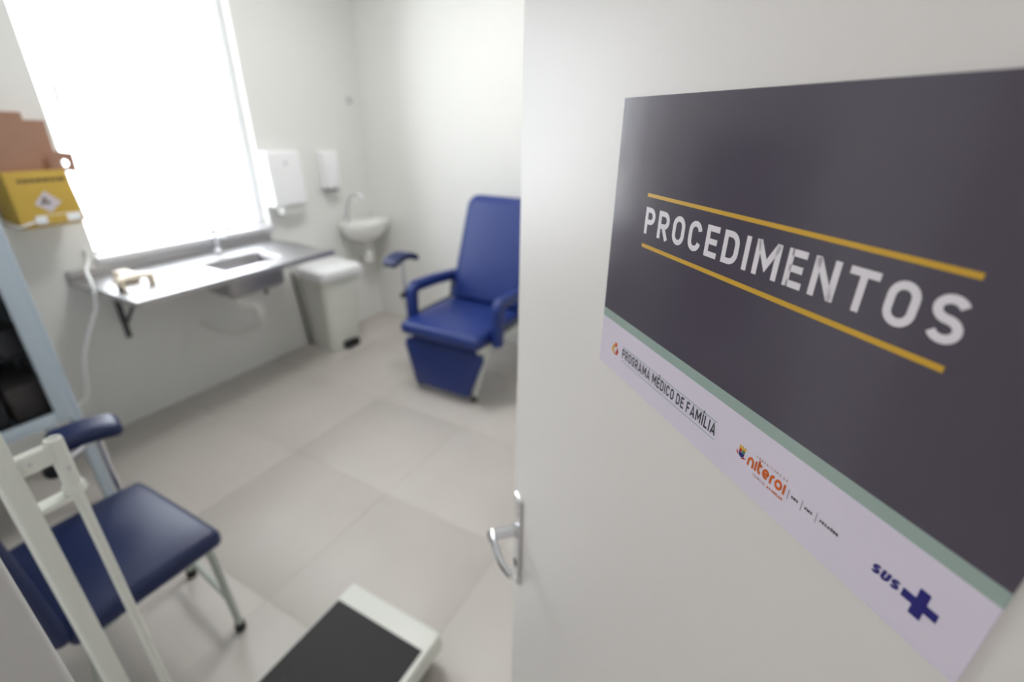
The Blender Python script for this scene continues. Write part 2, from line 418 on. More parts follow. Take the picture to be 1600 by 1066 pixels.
def glyph(ch, s, w=None):
    """centre lines of a letter of height 1, stroke s; returns (width, [(points, closed)])"""
    h = s / 2
    W_ = dict(I=s, M=.92, N=.74, O=.70, C=.68, G=.70, D=.70, P=.67, R=.70, E=.60, F=.58, L=.57, T=.74, S=.68, A=.78, U=.70, V=.76)
    acc = {'É': 'E', 'Í': 'I', 'Ú': 'U', 'Ç': 'C'}
    base = acc.get(ch, ch); wd_ = w or W_[base]
    a, b, t, u = h, wd_ - h, 1 - h, h
    L = []
    if base == 'I': L = [([(a, 0), (a, 1)], 0)]
    elif base in 'OCGU':
        r = (b - a) / 2; c = (a + b) / 2
        if base == 'O': L = [(arc(c, t - r, r, r, 0, 180) + arc(c, u + r, r, r, 180, 360), 1)]
        if base == 'U': L = [([(a, 1)] + arc(c, u + r, r, r, 180, 360) + [(b, 1)], 0)]
        if base == 'C': L = [(arc(c, t - r, r, r, 8, 180) + arc(c, u + r, r, r, 180, 352), 0)]
        if base == 'G': L = [(arc(c, t - r, r, r, 8, 180) + arc(c, u + r, r, r, 180, 360) + [(b, .5), (c, .5)], 0)]
    elif base == 'D':
        r = (b - a) * .55
        L = [([(a, u), (b - r, u)] + arc(b - r, u + r, r, r, -90, 0, 6)[1:] + arc(b - r, t - r, r, r, 0, 90, 6) + [(a, t)], 1)]
    elif base in 'PR':
        m = .46; r = (t - m) / 2
        L = [([(a, 0), (a, 1)], 0), ([(a, t), (b - r, t)] + arc(b - r, t - r, r, r, 90, -90, 10)[1:] + [(a, m)], 0)]
        if base == 'R': L.append(([(a + (b - a) * .45, m), (b, 0)], 0))
    elif base in 'EFL':
        L = [([(a, 0), (a, 1)], 0)]
        if base != 'F': L.append(([(a, u), (wd_, u)], 0))
        if base != 'L': L += [([(a, t), (wd_, t)], 0), ([(a, .5), (wd_ * .92, .5)], 0)]
    elif base == 'M': c = wd_ / 2; L = [([(a, 0), (a, 1)], 0), ([(b, 0), (b, 1)], 0), ([(a, .97), (c, .32), (b, .97)], 0)]
    elif base == 'N': L = [([(a, 0), (a, 1)], 0), ([(b, 0), (b, 1)], 0), ([(a, .96), (b, .04)], 0)]
    elif base == 'T': c = wd_ / 2; L = [([(0, t), (wd_, t)], 0), ([(c, 0), (c, t)], 0)]
    elif base == 'A': c = wd_ / 2; L = [([(h * .8, 0), (c, 1 - h * .6), (wd_ - h * .8, 0)], 0), ([(wd_ * .22, .27), (wd_ * .78, .27)], 0)]
    elif base == 'V': c = wd_ / 2; L = [([(h * .8, 1), (c, h * .6), (wd_ - h * .8, 1)], 0)]
    elif base == 'S':
        c = (a + b) / 2; rx = (b - a) / 2; r1 = (t - .5) / 2
        L = [(arc(c, t - r1, rx, r1, 25, 270, 14) + arc(c, u + r1, rx, r1, 90, -155, 14)[1:], 0)]
    if ch in 'ÉÍÚ': c = wd_ / 2; L.append(([(c - .05, 1.1), (c + .13, 1.3)], 0))
    if ch == 'Ç': L.append(([(wd_ / 2, 0), (wd_ / 2 + .04, -.1), (wd_ / 2 - .08, -.2)], 0))
    return wd_, L

def low(ch, s):
    h = s / 2
    if ch == 'i': return s, [([(h, 0), (h, .74)], 0)]
    if ch == 'n': return .74, [([(h, 0)] + arc(.37, .74 - .37, .37 - h, .37 - h, 180, 0, 12) + [(.74 - h, 0)], 0)]
    if ch == 't': return .46, [([(h, .95)] + arc(h + .2, .24 + h * .0, .2, .24 - h, 180, 290, 8), 0), ([(0, .66), (.44, .66)], 0)]
    if ch == 'e': return .74, [(arc(.37, .37, .37 - h, .37 - h, 0, 315, 20), 0), ([(h, .36), (.74 - h * .6, .36)], 0)]
    if ch == 'r': return .42, [([(h, 0), (h, .45)] + arc(h + .26, .45, .26, .74 - h - .45, 180, 80, 8), 0)]
    if ch == 'o': return .78, [(arc(.39, .37, .39 - h, .37 - h, 0, 360, 24)[:-1], 1)]

def ribbon(pts, closed, s):
    """flat stroked polyline -> 2D quads"""
    n = len(pts); P = [Vector((p[0], p[1])) for p in pts]; lf, rg = [], []
    for i in range(n):
        a = P[(i - 1) % n] if (closed or i > 0) else None
        c = P[(i + 1) % n] if (closed or i < n - 1) else None
        d1 = (P[i] - a).normalized() if a is not None and (P[i] - a).length > 1e-7 else None
        d2 = (c - P[i]).normalized() if c is not None and (c - P[i]).length > 1e-7 else None
        if d1 is None: d1 = d2
        if d2 is None: d2 = d1
        n1 = Vector((-d1.y, d1.x)); n2 = Vector((-d2.y, d2.x)); m_ = (n1 + n2)
        if m_.length < 1e-6: m_ = n1.copy()
        m_.normalize(); k = min(1 / max(m_.dot(n1), .35), 2.2)
        lf.append(P[i] + m_ * s / 2 * k); rg.append(P[i] - m_ * s / 2 * k)
    return lf, rg

def letters(text, u0, v0, height, width, s=.17, slant=0, gap=.2, lower=False, lo=INK0, hi=INK1, gapf=None):
    gl = []; x = 0
    for ch in text:
        if ch == ' ': x += .34; continue
        w, L = (low if lower else glyph)(ch, s); gl.append((x, L)); x += w + gap
    tot = x - gap; kx = width / tot; V, Fc = [], []
    for x0, L in gl:
        for pts, closed in L:
            lf, rg = ribbon(pts, closed, s); n = len(pts); o = len(V)
            for q in lf + rg:
                V.append(pp(u0 + (q.x + x0 + slant * q.y) * kx, v0 + q.y * height, hi))
            for i in range(n if closed else n - 1):
                j = (i + 1) % n; Fc.append((o + i, o + j, o + n + j, o + n + i))
    return [V, Fc, None]

ink('title_lettering', [letters('PROCEDIMENTOS', .0463, -.0730, .0188, .2073, .185, gap=.235)], INKW, 'white word PROCEDIMENTOS')
ink('ruled_line', [irect(.0458, -.0472, .2525, -.0448)], INKY, 'mustard line above the word')
ink('ruled_line', [irect(.0458, -.0832, .2525, -.0805)], INKY, 'mustard line below the word')
ink('programme_lettering', [letters('PROGRAMA MÉDICO DE FAMÍLIA', .0372, -.1800, .0086, .1160, .175, gap=.2)], INKG, 'dark words PROGRAMA MÉDICO DE FAMÍLIA')
ink('thin_line', [irect(.0372, -.1701, .1533, -.1697)], INKT); ink('thin_line', [irect(.0372, -.1829, .1533, -.1825)], INKT)
# little flame emblem
lx, ly = .0253, -.1765
ink('emblem', [flat([(lx - .0055, ly - .003), (lx - .002, ly - .006), (lx + .0005, ly - .0055), (lx - .002, ly - .002), (lx - .001, ly + .002), (lx - .0035, ly + .0025)], INK0, INK1)], INKY, 'golden left half of the flame emblem')
ink('emblem', [flat([(lx + .0005, ly - .0058), (lx + .004, ly - .005), (lx + .0055, ly - .001), (lx + .0035, ly + .002), (lx + .002, ly - .0015)], INK0, INK1)], INKR, 'red right half of the flame emblem')
ink('emblem', [flat([(lx - .001, ly + .0022), (lx + .0005, ly + .0008), (lx + .0028, ly + .0022), (lx + .003, ly + .0045), (lx + .001, ly + .006), (lx - .0012, ly + .0045)], INK0, INK1)], INKO, 'orange tip of the flame emblem')
# crest
cx, cy = .1763, -.1757
ink('crest', [irect(cx - .0025, cy + .0018, cx + .0025, cy + .0032), irect(cx - .0025, cy + .0032, cx - .0015, cy + .0042), irect(cx - .0005, cy + .0032, cx + .0005, cy + .0042), irect(cx + .0015, cy + .0032, cx + .0025, cy + .0042)], INKY, 'yellow battlements of the crest')
ink('crest', [irect(cx - .0022, cy - .0002, cx - .0002, cy + .0017)], INKR); ink('crest', [irect(cx + .0002, cy - .0002, cx + .0022, cy + .0017)], INKGR)
ink('crest', [flat([(cx - .0022, cy - .0004), (cx - .0018, cy - .0026), (cx, cy - .0036), (cx + .0018, cy - .0026), (cx + .0022, cy - .0004)], INK0, INK1)], INKB)
ink('crest', [flat([(cx - .0042, cy + .0002), (cx - .0026, cy - .0016), (cx - .0022, cy - .003), (cx - .0036, cy - .002)], INK0, INK1), flat([(cx + .0042, cy - .0022), (cx + .0024, cy - .0034), (cx - .0002, cy - .0046), (cx + .002, cy - .0024)], INK0, INK1)], INKR)
ink('city_lettering', [letters('niteroi', .1815, -.1803, .0087, .0271, .215, gap=.1, lower=True)], INKO, 'orange word niteroi')
ink('small_lettering', [letters('PREFEITURA DE', .1868, -.1716, .0014, .0218, .16, gap=.6)], INKOL, 'small words PREFEITURA DE')
ink('small_lettering', [letters('TEMPO DE', .1868, -.1842, .0017, .0098, .11, gap=.15)], INKOL, 'small words TEMPO DE')
ink('small_lettering', [letters('AVANÇAR', .1976, -.1842, .0017, .0110, .22, gap=.15)], INKO, 'small orange word AVANÇAR')
for bx in (.2107, .2192, .2280): ink('divider', [irect(bx - .0001, -.1808, bx + .0002, -.1746)], INKGY)
ink('small_lettering', [letters('SMS', .2127, -.1783, .0016, .0045, .28, gap=.15)], INKN, 'tiny letters SMS')
ink('small_lettering', [letters('FMS', .2213, -.1783, .0016, .0045, .28, gap=.15)], INKN, 'tiny letters FMS')
ink('small_lettering', [letters('FESAÚDE', .2302, -.1783, .0016, .0100, .28, gap=.15)], INKN, 'tiny letters FESAÚDE')
ink('health_lettering', [letters('SUS', .2572, -.1804, .0052, .0118, .29, gap=.10, slant=.15)], INKB, 'blue letters SUS')
ink('cross_symbol', [flat([(.2706, -.1803), (.2752, -.1803), (.2752, -.1849), (.2798, -.1849), (.2798, -.1803), (.2845, -.1803), (.2845, -.1759), (.2798, -.1759), (.2798, -.1704), (.2756, -.1704), (.2756, -.1759), (.2706, -.1759)], INK0, INK1)], INKB, 'blue cross beside the letters SUS')

# ------------------------------------------------------------------ steel counter
CX0, CX1, CY0, CY1, CZ = XW + .0015, -2.385, .945, 2.065, .862
bx0, bx1, by0, by1 = -2.75, -2.505, 1.43, 1.79
ct = thing('sink_counter', 'long stainless steel counter with a sunken basin under the window', 'counter', ((CX0 + CX1) / 2, (CY0 + CY1) / 2, .8))
top = join(rbox((CX0, CY0, CZ - .03), (bx0, CY1, CZ), .004, 2), rbox((bx1, CY0, CZ - .03), (CX1, CY1, CZ), .004, 2),
           box((bx0 - .004, CY0 + .003, CZ - .028), (bx1 + .004, by0, CZ)), box((bx0 - .004, by1, CZ - .028), (bx1 + .004, CY1 - .003, CZ)))
build('worktop', top, STEEL, ct, smooth=False)
def ring(x0, x1, y0, y1, z, r, k=5):
    return [Vector(((x0 + x1) / 2 + a, (y0 + y1) / 2 + b, z)) for a, b in rrect(x1 - x0, y1 - y0, r, k)]
bs = [(0, 0, CZ + .001), (.004, 0, CZ - .004), (.008, 0, CZ - .14), (.03, 0, CZ - .165), (.118, 0, CZ - .168)]
rings = [ring(bx0 + d, bx1 - d, by0 + d, by1 - d, z, .03 if d < .05 else .01) for d, _, z in bs]
rings += [ring(bx0 + d - .003, bx1 - d + .003, by0 + d - .003, by1 - d + .003, z - .004, .032 if d < .05 else .012) for d, _, z in bs[::-1]]
build('basin', loft(rings, False), STEELD, ct)
build('backsplash', rbox((CX0, CY0, CZ + .0005), (XW + .02, CY1, .905), .003, 2), STEEL, ct)
build('drain', lathe([(0, 0), (.03, 0), (.034, .004), (.026, .006), (0, .004)], ((bx0 + bx1) / 2, 1.52, CZ - .169)), CHROME, ct)
for y in (1.11, 1.96):
    b = build('bracket', join(rbox((CX0, y - .014, .49), (XW + .008, y + .014, CZ - .03), .002, 1), rbox((CX0, y - .014, CZ - .042), (-2.52, y + .014, CZ - .03), .002, 1)), DARKST, ct)
    build('brace', sweep([(XW + .005, y, .56), (-2.72, y, CZ - .042)], rrect(.018, .010, .002, 1)), DARKST, b)
tx = (bx0 + bx1) / 2
build('waste_bend', tube(spline([(tx, 1.52, .705), (tx, 1.525, .665), (tx - .005, 1.57, .625), (tx - .015, 1.63, .60), (tx - .02, 1.655, .555), (tx - .02, 1.655, .52)], 6), .034, 16), WPVC, ct)
build('waste_hose', tube(spline([(tx - .02, 1.655, .53), (tx - .06, 1.675, .44), (tx - .20, 1.68, .37), (tx - .28, 1.62, .34), (tx - .34, 1.53, .41), (XW + .02, 1.50, .45)], 8), .014, 12), WPVC, ct)
fc = thing('faucet', 'slim chrome swan-neck faucet behind the steel basin', 'faucet', (-2.93, 1.66, CZ + .001))
build('faucet_base', lathe([(0, 0), (.024, 0), (.024, .01), (.016, .02), (.016, .07), (.02, .075), (.02, .095), (.008, .10), (0, .1)], (-2.93, 1.66, CZ + .001)), CHROME, fc)
build('spout', tube(bend([(-2.93, 1.66, CZ + .09), (-2.93, 1.66, CZ + .22), (-2.78, 1.655, CZ + .22), (-2.78, 1.655, CZ + .15)], .07, 8), .010, 12), CHROME, fc)
build('tap_lever', rbox((-2.935, 1.675, CZ + .07), (-2.925, 1.73, CZ + .082), .004, 2), CHROME, fc)

# cream phototherapy-style tray of instruments on the counter
tr_ = thing('instrument_holder', 'small cream plastic holder with rounded ends left on the steel counter', 'holder', (-2.66, 1.065, CZ))
def arch(p):
    t = (p.y - 1.065) / .08; return (p.x, p.y, p.z + .012 * (1 - t * t))
build('holder_top', rbox((-2.66, .985, .888), (-2.595, 1.145, .912), .011, 4, (2, 8, 1), arch), CREAM, tr_)
for y in (1.0, 1.13):
    build('foot', lathe([(0, 0), (.014, 0), (.019, .010), (.017, .025), (.010, .036), (0, .038)], (-2.615, y, CZ + .001)), CREAM, tr_)
build('rear_rest', rbox((-2.84, 1.06, CZ + .001), (-2.70, 1.13, .905), .014, 4), CREAM, tr_)
build('grip', rbox((-2.60, .975, CZ + .001), (-2.58, .995, .885), .008, 3), BLACK, tr_)
# ------------------------------------------------------------------ dispensers and wall cap
td = thing('towel_dispenser', 'large white paper towel dispenser on the wall right of the window', 'dispenser', (XW, 2.24, 1.05))
def ttap(p): 
    k = (1.405 - p.z) / .35; return (p.x + max(0, (p.x - XW) / .11) * .02 * k, p.y, p.z)
build('dispenser_body', rbox((XW, 2.085, 1.065), (XW + .10, 2.345, 1.41), .018, 4, (1, 2, 4), ttap), WPLA, td)
build('lock', lathe([(0, 0), (.009, 0), (.008, .003), (0, .003)], (XW + .104, 2.215, 1.335), (1, 0, 0), 14), GPLA, td)
build('paper_towel', rbox((XW + .02, 2.15, 1.012), (XW + .09, 2.30, 1.07), .004, 2), WPVC, td)
sd = thing('soap_dispenser', 'small white soap dispenser on the wall above the washbasin', 'dispenser', (XW, 2.645, 1.12))
build('dispenser_body', rbox((XW, 2.55, 1.135), (XW + .10, 2.67, 1.395), .014, 4, (1, 1, 2)), WPLA, sd)
build('front_cover', rbox((XW + .10, 2.562, 1.15), (XW + .108, 2.658, 1.36), .004, 2), WPLA, sd)
build('nozzle', join(rbox((XW + .02, 2.575, 1.118), (XW + .085, 2.645, 1.136), .006, 2)), DARKST, sd)
cp = tag(build('wall_valve_cap', lathe([(0, 0), (.030, 0), (.030, .006), (.018, .012), (.016, .03), (0, .032)], (XW, 2.935, 1.735), (1, 0, 0), 20), CHROME, origin=(XW, 2.935, 1.735)),
         'small round metal cap high on the wall near the corner', 'valve cap')

# ------------------------------------------------------------------ washbasin
wb = thing('washbasin', 'small white ceramic washbasin hung on the wall in the corner', 'washbasin', (XW, 2.85, .72))
def dsec(z, k, kx=None, cx0=XW, cy0=2.825, rx=.275, ry=.205, n=28, inset=0):
    kx = kx or k; o = []
    for i in range(n):
        a = 2 * pi * i / n; c, s = cos(a), sin(a)
        e = .75
        px = (abs(c) ** e) * (1 if c > 0 else -1); py = (abs(s) ** e) * (1 if s > 0 else -1)
        X_ = cx0 + .115 + (px * .16 + (.0 if px < 0 else .0)) * kx if px > 0 else cx0 + .115 + px * (.115 - inset)
        o.append((X_, cy0 + py * ry * k, z))
    return o
rings = [dsec(.715, .40), dsec(.74, .62), dsec(.79, .86), dsec(.845, .98), dsec(.862, 1.0), dsec(.868, .97),
         dsec(.862, .84, inset=.075), dsec(.80, .7, inset=.08), dsec(.77, .45, inset=.09)]
build('bowl', loft(rings), CERAM, wb)
fb = thing('faucet', 'tall curved chrome faucet on the white washbasin', 'faucet', (-2.965, 2.735, .868))
build('faucet_base', lathe([(0, 0), (.022, 0), (.022, .01), (.015, .02), (.015, .055), (.006, .06), (0, .06)], (-2.965, 2.735, .866)), CHROME, fb)
build('spout', tube(spline([(-2.965, 2.735, .92), (-2.962, 2.745, .99), (-2.945, 2.765, 1.05), (-2.905, 2.79, 1.075), (-2.87, 2.805, 1.06), (-2.858, 2.81, 1.03)], 6), .0105, 12), CHROME, fb)
build('tap_lever', rbox((-2.972, 2.70, .905), (-2.958, 2.735, .917), .004, 2), CHROME, fb)
wp = tube(bend([(-2.87, 2.825, .725), (-2.87, 2.825, .56), (-2.93, 2.86, .535), (XW, 2.87, .535)], .03), .02, 14)
build('waste_pipe', join(wp, lathe([(0, 0), (.032, 0), (.034, .01), (.034, .075), (.026, .09), (0, .09)], (-2.87, 2.825, .545))), WPVC, wb)
build('supply_pipe', tube(bend([(-2.985, 2.72, .76), (-2.985, 2.72, .58), (XW, 2.72, .575)], .02), .008, 10), WPVC, wb)

# ------------------------------------------------------------------ pedal bin
bn = thing('pedal_bin', 'tall white plastic pedal bin standing below the washbasin', 'bin', (-2.82, 2.34, 0))
def bsec(x0, x1, y0, y1, z, r=.045): return ring(x0, x1, y0, y1, z, r)
BR = Matrix.Translation((-2.8, 2.34, 0)) @ Matrix.Rotation(radians(-6), 4, 'Z') @ Matrix.Translation((2.8, -2.34, 0))
build('bin_body', xf(loft([bsec(-2.925, -2.705, 2.215, 2.465, 0), bsec(-2.93, -2.70, 2.21, 2.47, .03), bsec(-2.95, -2.645, 2.175, 2.505, .585)]), BR), BINW, bn)
build('bin_lid', xf(loft([bsec(-2.955, -2.625, 2.16, 2.52, .575), bsec(-2.96, -2.615, 2.155, 2.525, .60), bsec(-2.955, -2.62, 2.16, 2.52, .635), bsec(-2.93, -2.66, 2.19, 2.49, .655), bsec(-2.88, -2.72, 2.24, 2.44, .662)]), BR), WPLA, bn)
build('pedal', xf(join(rbox((-2.72, 2.31, .015), (-2.655, 2.43, .065), .006, 2)), BR), BLACK, bn)
build('lift_rod', xf(tube([(-2.935, 2.19, .02), (-2.965, 2.15, .60)], .007, 8), BR), BLACK, bn)

# ------------------------------------------------------------------ sharps container
sc = thing('sharps_container', 'yellow cardboard sharps container with a raised brown flap, fixed beside the window', 'sharps container', (XW + .1, .92, 1.16))
by0_, by1_ = .80, 1.03
def stap(p):
    k = (p.z - 1.165) / .22; return (p.x, p.y - (p.y - .82) / .2 * .018 * k if p.y > .9 else p.y, p.z)
build('box_body', rbox((XW + .015, by0_, 1.165), (XW + .21, by1_, 1.385), .003, 2, (1, 2, 2), stap), YELL, sc)
FL = [(by0_ - .03, 1.385), (by0_ - .03, 1.618), (.948, 1.613), (.948, 1.584), (1.017, 1.582), (1.012, 1.452), (.995, 1.385)]
build('brown_flap', prism([(a, b) for a, b in FL], lambda a, b, d: (XW + .16 + d, a, b), 0, .004), KRAFT, sc, smooth=False)['label'] = 'brown inside of the raised lid flap'
# tab with a finger hole
hc, hr = (1.026, 1.410), .014
outer = [(.972, 1.383), (1.062, 1.372), (1.066, 1.452), (.986, 1.465)]
def sq(i, n):
    t = i / n * 4; k = int(t) % 4; f = t - int(t); a, b = Vector(outer[k]), Vector(outer[(k + 1) % 4]); return a + (b - a) * f
nn = 24; Vt = []; Ft = []
for d in (XW + .19, XW + .194):
    for i in range(nn): q = sq(i, nn); Vt.append((d, q.x, q.y))
    for i in range(nn):
        a = radians(-135) + 2 * pi * i / nn; Vt.append((d, hc[0] + hr * cos(a), hc[1] + hr * sin(a)))
for i in range(nn):
    j = (i + 1) % nn
    Ft += [(i, j, nn + j, nn + i), (2 * nn + i, 3 * nn + i, 3 * nn + j, 2 * nn + j), (i, 2 * nn + i, 2 * nn + j, j), (nn + i, nn + j, 3 * nn + j, 3 * nn + i)]
build('carry_tab', mk(Vt, Ft), KRAFT, sc, smooth=False)
fxs = XW + .2102
def fpoly(poly, t=.0008): return prism(poly, lambda a, b, d: (fxs + d, a + .008, b), 0, t)
build('hazard_diamond', fpoly([(.905, 1.215), (.952, 1.255), (.905, 1.305), (.858, 1.255)]), INKLI, sc, smooth=False)['label'] = 'pale diamond hazard mark'
hz = []
for k in range(3):
    a = radians(90 + 120 * k); c_ = (.905 + .0105 * cos(a), 1.262 + .0105 * sin(a))
    hz.append(prism([(c_[0] + .008 * cos(t * pi / 5), c_[1] + .008 * sin(t * pi / 5)) for t in range(10)], lambda p, q, d: (fxs + d, p, q), .0008, .0014))
build('hazard_symbol', join(*hz), INKS, sc, smooth=False)
pr = []; yy = .83
random.seed(3)
while yy < .985:
    w = random.uniform(.01, .026); pr.append(fpoly([(yy, 1.343), (yy + w, 1.343), (yy + w, 1.356), (yy, 1.356)])); yy += w + .004
build('printed_heading', join(*pr), INKS, sc, smooth=False)
sp = thing('container_bracket', 'white wire and label bracket under the yellow sharps container', 'bracket', (XW + .1, .92, 1.14))
build('label_plate', rbox((XW + .212, .85, 1.170), (XW + .218, 1.012, 1.206), .002, 1), WPLA, sp)
build('yellow_label', box((XW + .218, .888, 1.172), (XW + .2188, .958, 1.204)), YELL, sp, smooth=False)
build('wire', tube(spline([(XW, .77, 1.20), (XW + .12, .775, 1.185), (XW + .21, .79, 1.17), (XW + .218, .82, 1.178), (XW + .2155, .86, 1.186)], 6), .004, 8), WPLA, sp)
build('shelf_plate', rbox((XW, .80, 1.156), (XW + .21, 1.01, 1.163), .002, 1), YELL, sp)

# hanging white cable
tag(build('power_cable', tube(spline([(XW + .012, 1.05, .99), (XW + .03, 1.04, .945), (-2.88, .985, .922), (-2.76, .946, .905), (-2.71, .928, .87), (-2.715, .914, .78), (-2.72, .888, .732), (-2.735, .812, .57), (-2.74, .764, .373), (-2.74, .69, .35), (-2.75, .64, .37)], 8), .0065, 10), CORD, origin=(-2.74, .85, .6)),
    'white cable hanging past the left end of the steel counter', 'cable')

# ------------------------------------------------------------------ glass cabinet
cb = thing('medicine_cabinet', 'pale blue-grey steel cabinet with a glass door at the left edge', 'cabinet', (-2.6, .35, 0))
gx0, gx1, gy0, gy1, gz0, gz1 = -2.82, -2.40, .075, .632, .46, 1.60
build('carcass', join(rbox((gx0, gy0, gz0), (gx1, gy1, gz0 + .02), .002, 1), rbox((gx0, gy0, gz1 - .02), (gx1, gy1, gz1), .002, 1),
      rbox((gx0, gy0, gz0), (gx1, gy0 + .012, gz1), .002, 1), rbox((gx0, gy1 - .012, gz0), (gx1, gy1, gz1), .002, 1)), CABM, cb)
build('back_panel', rbox((gx0, gy0 + .012, gz0 + .02), (gx0 + .012, gy1 - .012, gz1 - .02), .002, 1), DARKST, cb)  # dark colour paints in the shade of the unlit cabinet interior
for y in (gy0, gy1 - .036):
    build('corner_post', rbox((gx1 - .03, y, 0), (gx1 + .004, y + .036, gz1), .003, 2), CABM, cb)
for y in (gy0, gy1 - .036):
    build('corner_post', rbox((gx0, y, 0), (gx0 + .03, y + .036, gz1), .003, 2), CABM, cb)
dy0, dy1 = gy0 + .038, gy1 - .030
dr = build('cabinet_door', join(rbox((gx1 + .004, dy1 - .05, gz0 + .005), (gx1 + .022, dy1, gz1 - .005), .003, 2), rbox((gx1 + .004, dy0, gz0 + .005), (gx1 + .022, dy0 + .05, gz1 - .005), .003, 2),
           rbox((gx1 + .004, dy0 + .05, gz0 + .005), (gx1 + .022, dy1 - .05, gz0 + .055), .002, 2), rbox((gx1 + .004, dy0 + .05, gz1 - .055), (gx1 + .022, dy1 - .05, gz1 - .005), .002, 2)), CABM, cb)
build('pane', box((gx1 + .010, dy0 + .045, gz0 + .05), (gx1 + .014, dy1 - .045, gz1 - .05)), CGLASS, dr, smooth=False)
build('door_lock', lathe([(0, 0), (.010, 0), (.010, .012), (0, .014)], (gx1 + .022, dy0 + .025, 1.05), (1, 0, 0), 14), CHROME, dr)
SHZ = (.48, .76, 1.04, 1.32)
for z in SHZ[1:]: build('shelf', rbox((gx0 + .012, gy0 + .012, z - .008), (gx1 - .035, gy1 - .012, z), .002, 1), DARKST, cb)  # shelves coloured dark to stand in for interior shade
GREYB = mat('shade_grey_carton', (84, 80, 84), .6, var=.12, scale=14); LGB = mat('pale_grey_carton', (150, 146, 152), .6, var=.1, scale=14)  # dark grey carries the cabinet's inner shade in its colour
REDB = mat('dull_red_carton', (104, 52, 58), .6, var=.1, scale=14); BLUB = mat('slate_blue_carton', (70, 80, 100), .6, var=.1, scale=14); BRB = mat('taupe_carton', (106, 96, 92), .6, var=.12, scale=14)
def carton(y0, y1, zi, h, d, m, label, lidm=None):
    x1 = gx1 - .05; z = SHZ[zi] + .0015
    t = thing('carton', label, 'carton', (x1 - d / 2, (y0 + y1) / 2, z), 'cartons behind the cabinet glass')
    build('carton_body', rbox((x1 - d, y0, z), (x1, y1, z + h * .8), .003, 1), m, t)
    build('carton_lid', rbox((x1 - d - .003, y0 - .003, z + h * .7), (x1 + .003, y1 + .003, z + h), .003, 1), lidm or m, t)
carton(.46, .585, 0, .16, .2, BRB, 'taupe carton on the lowest cabinet shelf nearest the room corner post')
carton(.30, .44, 0, .20, .2, GREYB, 'shade-darkened grey carton in the middle of the lowest cabinet shelf')
carton(.12, .28, 0, .18, .2, BRB, 'taupe carton at the far left of the lowest cabinet shelf')
carton(.50, .585, 1, .10, .18, GREYB, 'low shade-darkened grey carton on the second cabinet shelf beside the right post')
carton(.36, .48, 1, .14, .18, LGB, 'pale grey carton on the second cabinet shelf', REDB)
carton(.18, .34, 1, .2, .18, GREYB, 'tall shade-darkened grey carton at the left of the second cabinet shelf')
carton(.44, .58, 2, .2, .18, BLUB, 'slate blue carton on the third cabinet shelf')
carton(.25, .41, 2, .16, .18, GREYB, 'shade-darkened grey carton on the third cabinet shelf')

# ------------------------------------------------------------------ blue reclining chair
rc = thing('reclining_chair', 'royal blue vinyl reclining chair with footrest against the back wall', 'armchair', (-1.61, 2.4, 0))
RX0, RX1 = -1.895, -1.325; RXC = (RX0 + RX1) / 2
def puff(cx, cy, hx, hy, z0, amt):
    def w(p):
        a = max(0, 1 - ((p.x - cx) / hx) ** 2); b = max(0, 1 - ((p.y - cy) / hy) ** 2)
        k = 1 if p.z > z0 else 0
        return (p.x, p.y, p.z + amt * (a * b) ** .5 * k)
    return w
build('seat', rbox((RX0, 2.04, .405), (RX1, 2.58, .485), .034, 5, (8, 8, 1), puff(RXC, 2.31, .285, .27, .45, .018)), VINYL, rc)
BB = Vector((0, 2.565, .47)); BT = Vector((0, 2.80, 1.165)); bdir = (BT - BB).normalized(); bnor = Vector((0, bdir.z, -bdir.y)); BLn = (BT - BB).length
def cushion(hw0, hw1, ln, th, rc_, n=9, cr=.05, puffa=.02, bot=None):
    """upright cushion outline (half width hw0 at bottom, hw1 at top, corner radius) lofted in thickness; returns local (a, d, h)"""
    bot = bot or rc_
    def outline(ins):
        o = []
        for sx, hw, hh, r, a0 in ((1, hw1, ln, rc_, 0), (-1, hw1, ln, rc_, 90), (-1, hw0, 0, bot, 180), (1, hw0, 0, bot, 270)):
            for i in range(7):
                t = radians(a0 + 90 * i / 6); cxx = sx * (hw - r); cyy = hh - r if hh > 0 else r
                o.append((cxx + (r - ins) * cos(t), cyy + (r - ins) * sin(t)))
        return o
    rs = []
    for i in range(n + 1):
        t = pi * i / n; ins = cr * (1 - sin(t)) ; d = -th / 2 * cos(t)
        rs.append((ins, d))
    rs = [(cr + min(rc_, bot) * .45, -th / 2 - puffa * .6)] + rs + [(cr + min(rc_, bot) * .45, th / 2 + puffa * .6)]
    return [[(a, d, h) for a, h in outline(min(ins, min(rc_, bot) * .98))] for ins, d in rs]
def place(rings, f): return loft([[f(*p) for p in r] for r in rings])
build('backrest', place(cushion(.285, .262, BLn, .085, .085, cr=.035, bot=.05), lambda a, d, h: Vector((RXC + a, 0, 0)) + BB + bdir * h + bnor * (d + .042)), VINYL, rc)
FB = Vector((0, 2.095, .038)); FT = Vector((0, 2.125, .372)); fdir = (FT - FB).normalized(); fnor = Vector((0, fdir.z, -fdir.y)); FLn = (FT - FB).length
build('footrest', place(cushion(.215, .292, FLn, .06, .075, cr=.028, bot=.045), lambda a, d, h: Vector((-1.648 + a, 0, 0)) + FB + fdir * h + fnor * (d + .03)), VINYL, rc)
for sx, nm in ((-1.918, 'armrest'), (-1.292, 'armrest')):
    ar = build(nm, sweep(bend([(sx, 2.205, .40), (sx, 2.215, .655), (sx, 2.45, .645), (sx, 2.68, .62)], .055, 8), rrect(.072, .064, .024, 4), up=Vector((1, 0, 0))), VINYL, rc)
    build('arm_bracket', sweep(bend([(sx, 2.25, .47), (sx, 2.63, .47), (sx, 2.66, .60)], .03), rrect(.03, .012, .003, 2)), DARKST, ar)
